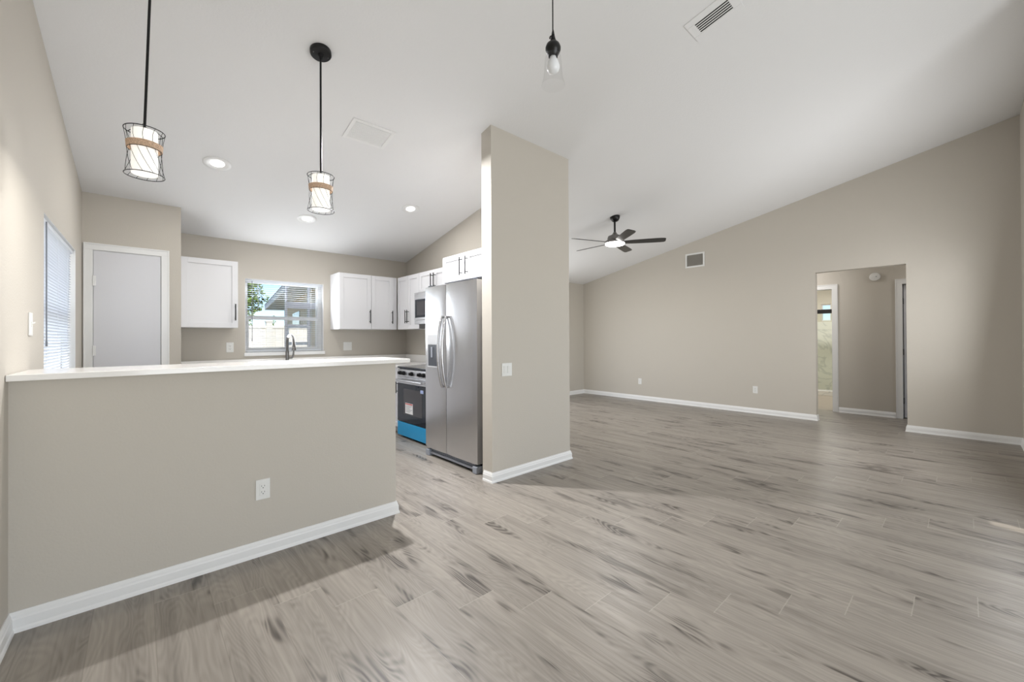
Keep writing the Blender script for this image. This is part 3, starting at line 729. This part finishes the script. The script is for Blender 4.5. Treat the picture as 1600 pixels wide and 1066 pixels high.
# white supply grille over the kitchen (flat on the sloped ceiling)
def on_ceiling(x, y, off=0.0): return (x, y, cz(y) - off)
cv = thing('ceiling_vent', 'flat white louvered air vent on the ceiling between pendants and stub wall', 'vent', on_ceiling(1.445, 3.385), (TILT, 0, 0))
def flat_frame(w, d, fw, t):
    mb = MB(); mb.box(-w / 2, -w / 2 + fw, -d / 2, d / 2, -t, -g); mb.box(w / 2 - fw, w / 2, -d / 2, d / 2, -t, -g)
    mb.box(-w / 2 + fw, w / 2 - fw, -d / 2, -d / 2 + fw, -t, -g); mb.box(-w / 2 + fw, w / 2 - fw, d / 2 - fw, d / 2, -t, -g); return mb
flat_frame(0.365, 0.265, 0.032, 0.007).build('frame', TRIM, cv, bevel=0.002)
MB().box(-0.15, 0.15, -0.1, 0.1, -0.002, -g).build('backing', mat('pale_grey_lining', srgb(170, 170, 170), 0.8), cv)
mb = MB()
for i in range(12):
    y = -0.095 + i * 0.0165; mb.box(-.149, .149, y, y + .0140, -.0048, -.0030)
mb.build('louvers', TRIM, cv)
# register with dark slots, near the top of the picture
dv = thing('ceiling_register', 'white ceiling register with five dark slots near the hanging bulb', 'vent', on_ceiling(2.932, 1.144), (TILT, 0, 0))
flat_frame(0.225, 0.325, 0.052, 0.0055).build('frame', CEIL, dv, bevel=0.002)
MB().box(-0.061, 0.061, -0.111, 0.111, -0.002, -g).build('backing', SLOT, dv)
mb = MB()
for i in range(6):
    x = -0.0605 + i * 0.0222; mb.box(x, x + 0.0090, -0.1105, 0.1105, -0.0050, -0.0038)
mb.build('blades', TRIM, dv)

# smoke detector in the hallway
sd = thing('smoke_detector', 'round white smoke detector high on the hallway wall', 'smoke detector', (XH, 0.936, 2.203), (PI / 2, 0, -PI / 2))
MB().lathe([(0.066, 0.0005), (0.068, 0.018), (0.060, 0.034), (0.040, 0.040), (0.0, 0.041)], n=40).build('housing', PLAS, sd, smooth=True)
MB().lathe([(0.008, 0.0405), (0.008, 0.044), (0.0, 0.044)], (0.02, 0.0, 0), 16).build('test_button', GREYP, sd, smooth=True)

# ------------------------------------------------------------------ recessed lights
RLG = 'recessed ceiling lights over the kitchen'
def recessed(label, x, y, first=None):
    loc = on_ceiling(x, y)
    if first: 
        r = dup(first, loc, label); return r
    r = thing('recessed_light', label, 'ceiling light', loc, (TILT, 0, 0), RLG)
    MB().lathe([(0.103, -g), (0.103, -0.004), (0.098, -0.008), (0.078, -0.0085), (0.072, -0.006), (0.052, -0.0022), (0.050, -g)], n=48, caps=False).build('trim_ring', TRIM, r, smooth=True)
    MB().lathe([(0.051, -0.0025), (0.0, -0.0026)], n=40, caps=False).build('lens', LENS, r)
    light('lamp_light', 'AREA', (0, 0, -0.012), (0, 0, -1), 8.0, (1.0, 0.985, 0.96), 0.12, parent=r)
    return r
rl = recessed('round recessed ceiling light nearest the pantry, right of the left pendant', 0.50, 4.36)
recessed('round recessed ceiling light just below the right pendant shade', 1.425, 5.07, rl)
recessed('round recessed ceiling light nearest the stub wall and refrigerator', 2.365, 4.375, rl)

# ------------------------------------------------------------------ caged pendants
def pendant(label, x, y, z0, lean=0.0):
    """z0: height of the lower cage ring"""
    top = cz(y)
    r = thing('pendant_light', label, 'pendant light', (x, y, z0), group='caged pendant lights over the bar top')
    H = top - z0
    can = MB().lathe([(0.064, -g), (0.064, -0.022), (0.060, -0.027), (0.018, -0.030), (0.012, -0.05), (0.0, -0.05)], n=40).build('canopy', BLACK, r, smooth=True)
    can.location = (lean, 0, H); can.rotation_euler = (TILT, 0, 0)
    for sx in (-0.045, 0.045): MB().lathe([(0.004, -0.0275), (0.003, -0.030), (0, -0.0305)], (sx, 0.0, 0), 10).build('screw', NICKEL, can)
    MB().tube([(lean, 0, H - 0.045), (0, 0, 0.245)], 0.0062, 10).build('rod', BLACK, r, smooth=True)
    MB().lathe([(0.010, 0.245), (0.024, 0.238), (0.026, 0.200), (0.0, 0.200)], n=20).build('socket', BLACK, r, smooth=True)
    MB().lathe([(0.0515, 0.225), (0.052, 0.215), (0.052, 0.006), (0.046, 0.006), (0.046, 0.212), (0.03, 0.22)], n=40, caps=False).build('glass_shade', SHADE, r, smooth=True)
    MB().lathe([(0.046, 0.010), (0.0, 0.010)], n=40, caps=False).build('diffuser', SHADE, r)
    # cage
    hgt = 0.225
    def rad(z):
        u = z / hgt
        return 0.0675 + (0.0125 * ((u - 0.6) / 0.4) ** 1.3 if u > 0.6 else 0.0115 * ((0.6 - u) / 0.6) ** 3.0)
    cg = MB()
    for zz, rr in ((hgt, 0.0022), (0.0, 0.0020), (0.128, 0.0014), (0.158, 0.0014)):
        R = rad(zz); cg.tube([(R * math.cos(2 * PI * k / 48), R * math.sin(2 * PI * k / 48), zz) for k in range(48)], rr, 6, closed=True)
    n = 12
    for k in range(n):
        a0 = 2 * PI * k / n; pts = []
        for i in range(17):
            z = hgt * (1 - i / 16); u = 1 - z / hgt
            tw = 0.0 if u < 0.36 else 0.95 * ((u - 0.36) / 0.64) ** 1.15
            tw += -0.12 * math.sin(PI * min(u / 0.36, 1.0))
            a = a0 + tw; R = rad(z); pts.append((R * math.cos(a), R * math.sin(a), z))
        cg.tube(pts, 0.0011, 5)
    for k in range(3):
        a = 2 * PI * k / 3 + 0.4; R = rad(hgt); cg.tube([(0.009 * math.cos(a), 0.009 * math.sin(a), 0.247), (R * 0.7 * math.cos(a), R * 0.7 * math.sin(a), 0.240), (R * math.cos(a), R * math.sin(a), hgt)], 0.0017, 6)
    cg.build('wire_cage', BLACK, r, smooth=True)
    bd = MB(); prof = []
    for z in (0.130, 0.136, 0.142, 0.148, 0.154, 0.160): prof.append((rad(z) + 0.0030 + (0.0008 if int(z * 1000) % 2 else 0), z))
    inner = [(p[0] - 0.005, p[1]) for p in prof][::-1]
    bd.lathe(prof + inner + [prof[0]], n=60, caps=False); bd.build('woven_band', ROPE, r, smooth=True)
    light('lamp_light', 'AREA', (0, 0, 0.002), (0, 0, -1), 4.0, (1.0, 0.97, 0.92), 0.09, parent=r)
    return r
pendant('left caged pendant lamp nearest the left wall, its rod running out of the top', 0.018, 2.79, 2.095, 0.022)
pendant('right caged pendant lamp with its round black ceiling canopy in view', 0.868, 2.79, 2.09)

# ------------------------------------------------------------------ clear glass pendant with unlit bulb
gp = thing('glass_pendant', 'small black pendant with unlit frosted bulb in clear glass shade', 'pendant light', (1.38, 1.235, 2.40))
GH = cz(1.235) - 2.40
co = MB().lathe([(0.06, -g), (0.06, -0.02), (0.055, -0.025), (0.0, -0.026)], n=32).build('canopy', BLACK, gp, smooth=True); co.location = (0, 0, GH); co.rotation_euler = (TILT, 0, 0)
MB().tube([(0, 0, GH - .02), (0.0, 0, GH * .6), (-0.001, 0, 0.245)], 0.0028, 8).build('cord', BLACK, gp, smooth=True)
MB().lathe([(0.003, 0.250), (0.006, 0.236), (0.008, 0.2235), (0.0, 0.2232)], n=16).build('strain_relief', BLACK, gp, smooth=True)
pts = [(0.0215 * math.cos(PI * i / 12), 0, 0.200 + 0.020 * math.sin(PI * i / 12)) for i in range(13)]
k = MB(); k.tube(pts, 0.003, 8); k.lathe([(0.0, 0.222), (0.009, 0.219), (0.012, 0.205), (0.010, 0.197), (0.0, 0.197)], n=20); k.build('bail', BLACK, gp, smooth=True)
MB().lathe([(0.0, 0.196), (0.018, 0.194), (0.029, 0.184), (0.0345, 0.170), (0.034, 0.158), (0.028, 0.144), (0.0215, 0.134), (0.020, 0.126), (0.017, 0.126), (0.0, 0.135)], n=32).build('socket', BLACK, gp, smooth=True)
MB().lathe([(0.0135, 0.132), (0.015, 0.122), (0.024, 0.105), (0.0295, 0.086), (0.029, 0.074), (0.022, 0.060), (0.010, 0.053), (0.0, 0.052)], n=32).build('bulb', BULBM, gp, smooth=True)
gl = [(0.030, 0.140), (0.0355, 0.125), (0.038, 0.10), (0.040, 0.06), (0.044, 0.03), (0.050, 0.008), (0.0535, -0.003)]
MB().lathe(gl, n=48, caps=False).build('glass_shade', CLEAR, gp, smooth=True)

# ------------------------------------------------------------------ ceiling fan
fx, fy = 5.08, 3.375
fan = thing('ceiling_fan', 'black five-blade ceiling fan with lit round lamp in the living area', 'ceiling fan', (fx, fy, 2.60))
fh = cz(fy) - 2.60
cn = MB().lathe([(0.070, -g), (0.070, -0.012), (0.066, -0.04), (0.045, -0.072), (0.020, -0.085), (0, -0.085)], n=36).build('canopy', BLACK, fan, smooth=True); cn.location = (0, 0, fh + .012); cn.rotation_euler = (TILT, 0, 0)
MB().tube([(0, 0, fh - 0.06), (0, 0, 0.165)], 0.014, 14).build('downrod', BLACK, fan, smooth=True)
MB().lathe([(0.020, 0.185), (0.028, 0.165), (0.05, 0.145), (0.095, 0.125), (0.105, 0.095), (0.105, 0.07), (0.135, 0.055), (0.142, 0.045), (0.142, 0.025), (0.135, 0.022), (0, 0.022)], n=48).build('motor_housing', NICKEL, fan, smooth=True)  # grey nickel here paints in the lamp glare over a black housing
MB().lathe([(0.137, 0.0215), (0.137, 0.008), (0.125, -0.002), (0.08, -0.010), (0, -0.012)], n=48).build('lamp_lens', LENS, fan, smooth=True)
rx, ry = 3.375 / 6.1, -5.08 / 6.1
base = math.atan2(ry, rx)
for k in range(5):
    a = base + k * 2 * PI / 5
    bl = MB(); n = 10; top = []; bot = []
    prof = [(0.138, 0.042), (0.17, 0.046), (0.24, 0.055), (0.45, 0.062), (0.62, 0.064), (0.675, 0.058), (0.695, 0.040)]
    pitch = math.radians(-13)
    def P(r, u, dz): return (r, u * math.cos(pitch), 0.032 + u * math.sin(pitch) + dz)
    vs = []
    for r_, hw in prof:
        vs += [P(r_, -hw, 0.003), P(r_, hw, 0.003), P(r_, hw, -0.003), P(r_, -hw, -0.003)]
    fs = []
    for i in range(len(prof) - 1):
        for j in range(4):
            l = (j + 1) % 4; fs.append((i * 4 + j, i * 4 + l, i * 4 + 4 + l, i * 4 + 4 + j))
    fs += [(0, 1, 2, 3), tuple(len(vs) - 4 + q for q in (3, 2, 1, 0))]
    o = bl.add(vs, fs).build('blade', GLOSSB, fan, bevel=0.0015); o.rotation_euler = (0, 0, a)
light('lamp_light', 'AREA', (0, 0, -0.03), (0, 0, -1), 22, (1.0, 0.98, 0.95), 0.22, parent=fan)

# ------------------------------------------------------------------ bathroom seen through the doorway
sh = thing('shower_enclosure', 'glass shower enclosure with black header bar seen through the bathroom doorway', 'shower', (10.9, 1.2, 0))
MB().box(-0.06, 0.06, -0.34, 2.09, 0.0, 0.10).build('curb', MARBLE, sh, bevel=0.004)
MB().box(-0.005, 0.003, 0.0, 2.09, 0.105, 1.85).build('glass_panel', SHOWERG, sh)
MB().box(-0.05, -0.03, -0.30, 2.09, 1.755, 1.845).build('header_bar', BLACK, sh, bevel=0.004)
MB().box(-0.02, 0.02, -0.30, 2.09, 0.1005, 0.116).build('bottom_track', TRIM, sh)
struct(MB().box(11.63, 11.6495, 0.851, 3.299, 0.0, 1.60).build('wall_shower_panel', MARBLE))
w3 = thing('window_3', None, None, (11.65, 2.02, 1.62), kind='structure')
mb = MB(); mb.box(0.02, .06, .001, .02, .001, .379); mb.box(.02, .06, .16, .179, .001, .379); mb.box(.02, .06, .02, .16, .001, .02); mb.box(.02, .06, .02, .16, .36, .379); mb.build('window_frame', TRIM, w3)
MB().box(.04, .043, .02, .16, .02, .36).build('pane', GLASS, w3)
light('bath_fill', 'AREA', (10.2, 2.1, 2.55), (0, 0, -1), 40, (1.0, 0.97, 0.92), 0.4)  # unseen lamp added to brighten the bathroom
bl_ = light('hall_fill', 'AREA', (8.05, 2.1, 2.6), (0, -0.25, -1), 12, (1.0, 0.97, 0.94), 0.3)  # unseen lamp added to lift the dark hallway
light('hall_fill', 'AREA', (8.05, -0.3, 2.6), (0, 0.25, -1), 7, (1.0, 0.97, 0.94), 0.3)  # added counterpart, also without a fixture, to light the hallway wall evenly

# ------------------------------------------------------------------ outside the kitchen window
struct(MB().box(-60, 60, 6.08, 120, -0.25, -0.15).build('ground', GRASS))
struct(MB().box(-60, XL - .16, -60, 6.079, -0.25, -0.15).build('ground_side', GRASS))
struct(MB().box(XL - .16, 60, -60, YREAR - .13, -0.25, -0.15).build('ground_rear', GRASS))
fe = thing('vinyl_fence', 'white vinyl privacy fence in the yard beyond the kitchen window', 'fence', (0, 10.6, -0.15))
mb = MB()
for i in range(48):
    x = -4.15 + i * 0.15; mb.box(x, x + 0.146, 0, 0.02, 0.05, 1.66)
mb.build('boards', VINYL, fe)
mb = MB(); mb.box(-4.15, 3.05, -0.015, 0.035, 1.6605, 1.72); mb.box(-4.15, 3.05, -0.015, -.0005, 0.08, 0.2); mb.build('rails', VINYL, fe)
for x in (-2.9, -1.1, 0.35, 2.17):
    MB().box(x - .06, x + .06, -0.05, 0.07, 0.0, 1.80).box(x - .07, x + .07, -0.06, 0.08, 1.8, 1.83).build('post', VINYL, fe)
sc = thing('patio_screen_frame', 'grey aluminium patio screen frame standing outside the kitchen window', 'screen frame', (0, 10.15, -0.15))
for x in (2.41, 2.88): MB().box(x - .024, x + .024, -.025, .025, 0, 2.62).build('post', ALU, sc)
MB().box(2.435, 2.855, -.025, .025, 2.10, 2.25).box(2.905, 3.16, -.025, .025, 2.10, 2.25).box(2.435, 2.855, -.02, .02, 1.70, 1.74).build('beam', ALU, sc)
nh = thing('neighbour_house', 'tan stucco house with grey soffit and white fascia beyond the fence', 'house', (3.295, 10.9, -0.15), (0, 0, -math.radians(8)))
MB().box(0, 8, 0, 7.3, 0, 2.74).build('wall', STUCCO, nh)
MB().box(-0.55, 8.5, -0.3, 10.0, 2.745, 2.775).build('soffit', SOFFIT, nh)
MB().box(-0.58, -0.551, -0.3, 10.0, 2.72, 2.93).box(-.58, 8.5, 10.0, 10.03, 2.72, 2.93).build('fascia', FASCIA, nh)
MB().hexa([(-.6, -.35, 2.935), (8.5, -.35, 2.935), (8.5, 10.1, 2.935), (-.6, 10.1, 2.935)], [(3.2, -.35, 4.3), (4.6, -.35, 4.3), (4.6, 8, 4.3), (3.2, 8, 4.3)]).build('roof', SHINGLE, nh)
MB().box(-0.02, -0.001, 3.2, 5.0, 1.5, 2.3).build('window_pane', BGLASS, nh)

def leaves(n, c, rad3, size, seed):
    rnd = random.Random(seed); mb = MB()
    for i in range(n):
        while True:
            p = Vector((rnd.uniform(-1, 1), rnd.uniform(-1, 1), rnd.uniform(-1, 1)))
            if 0.25 < p.length < 1: break
        p *= 1 + 0.25 * math.sin(p.x * 9) * math.cos(p.z * 7)
        q = Vector((c[0] + p.x * rad3[0], c[1] + p.y * rad3[1], c[2] + p.z * rad3[2]))
        a = Vector((rnd.gauss(0, 1), rnd.gauss(0, 1), rnd.gauss(0, 1))).normalized(); b_ = a.orthogonal().normalized(); s = size * rnd.uniform(.6, 1.3)
        mb.add([q - a * s, q + b_ * s * .45, q + a * s, q - b_ * s * .45], [(0, 1, 2, 3)])
    return mb
tr = thing('tree', 'leafy green tree at the left of the kitchen window view', 'tree', (1.75, 15.2, -0.15))
MB().tube([(0, 0, 0), (0.05, 0, 1.2), (-.05, .1, 2.4), (0.1, 0, 3.6)], 0.1, 10, radii=[.14, .11, .09, .05]).build('trunk', BARK, tr, smooth=True)
br = MB()
for e_ in ((0.9, .1, 2.9), (0.75, -.2, 3.4), (-.9, .3, 3.3), (0.5, .5, 4.0)): br.tube([(0, 0, 1.9), (e_[0] * .5, e_[1] * .5, e_[2] * .85), e_], 0.03, 8, radii=[.05, .035, .015])
br.build('branches', BARK, tr, smooth=True)
lf = leaves(2600, (0.0, 0, 3.9), (1.35, 1.1, 1.2), 0.085, 3)
lv = leaves(900, (0.75, 0, 2.75), (0.5, .5, .62), 0.075, 5); lf.add(lv.v, lv.f)
lf.build('foliage', LEAF, tr)
b1 = tag(leaves(700, (0, 0, 0.95), (0.26, .3, .98), 0.05, 9).build('bush', LEAF2), 'green bush just behind the fence, left one of two', 'bush'); b1.location = (2.12, 12.6, -0.15)
b2 = tag(leaves(500, (0, 0, 0.93), (0.16, .25, .96), 0.05, 10).build('bush', LEAF2), 'green bush just behind the fence, right one of two', 'bush'); b2.location = (2.66, 12.6, -0.15)
# added unseen slabs outside the rear and front openings keep the sun out
pr = thing('sun_shield', 'added flat white slab blocking the sun outside the rear wall behind the camera', 'sun shield', (0, YREAR - .13, 0))
MB().box(-1.3, 3.15, -3.6, -0.001, 2.5, 2.62).build('shield_slab', FASCIA, pr)
pr2 = thing('sun_shield', 'added flat white slab blocking the sun outside the opening beyond the short wall', 'sun shield', (0, YB - .13, 0))
MB().box(4.73, 8.6, -2.7, -0.001, 2.5, 2.62).build('shield_slab', FASCIA, pr2)
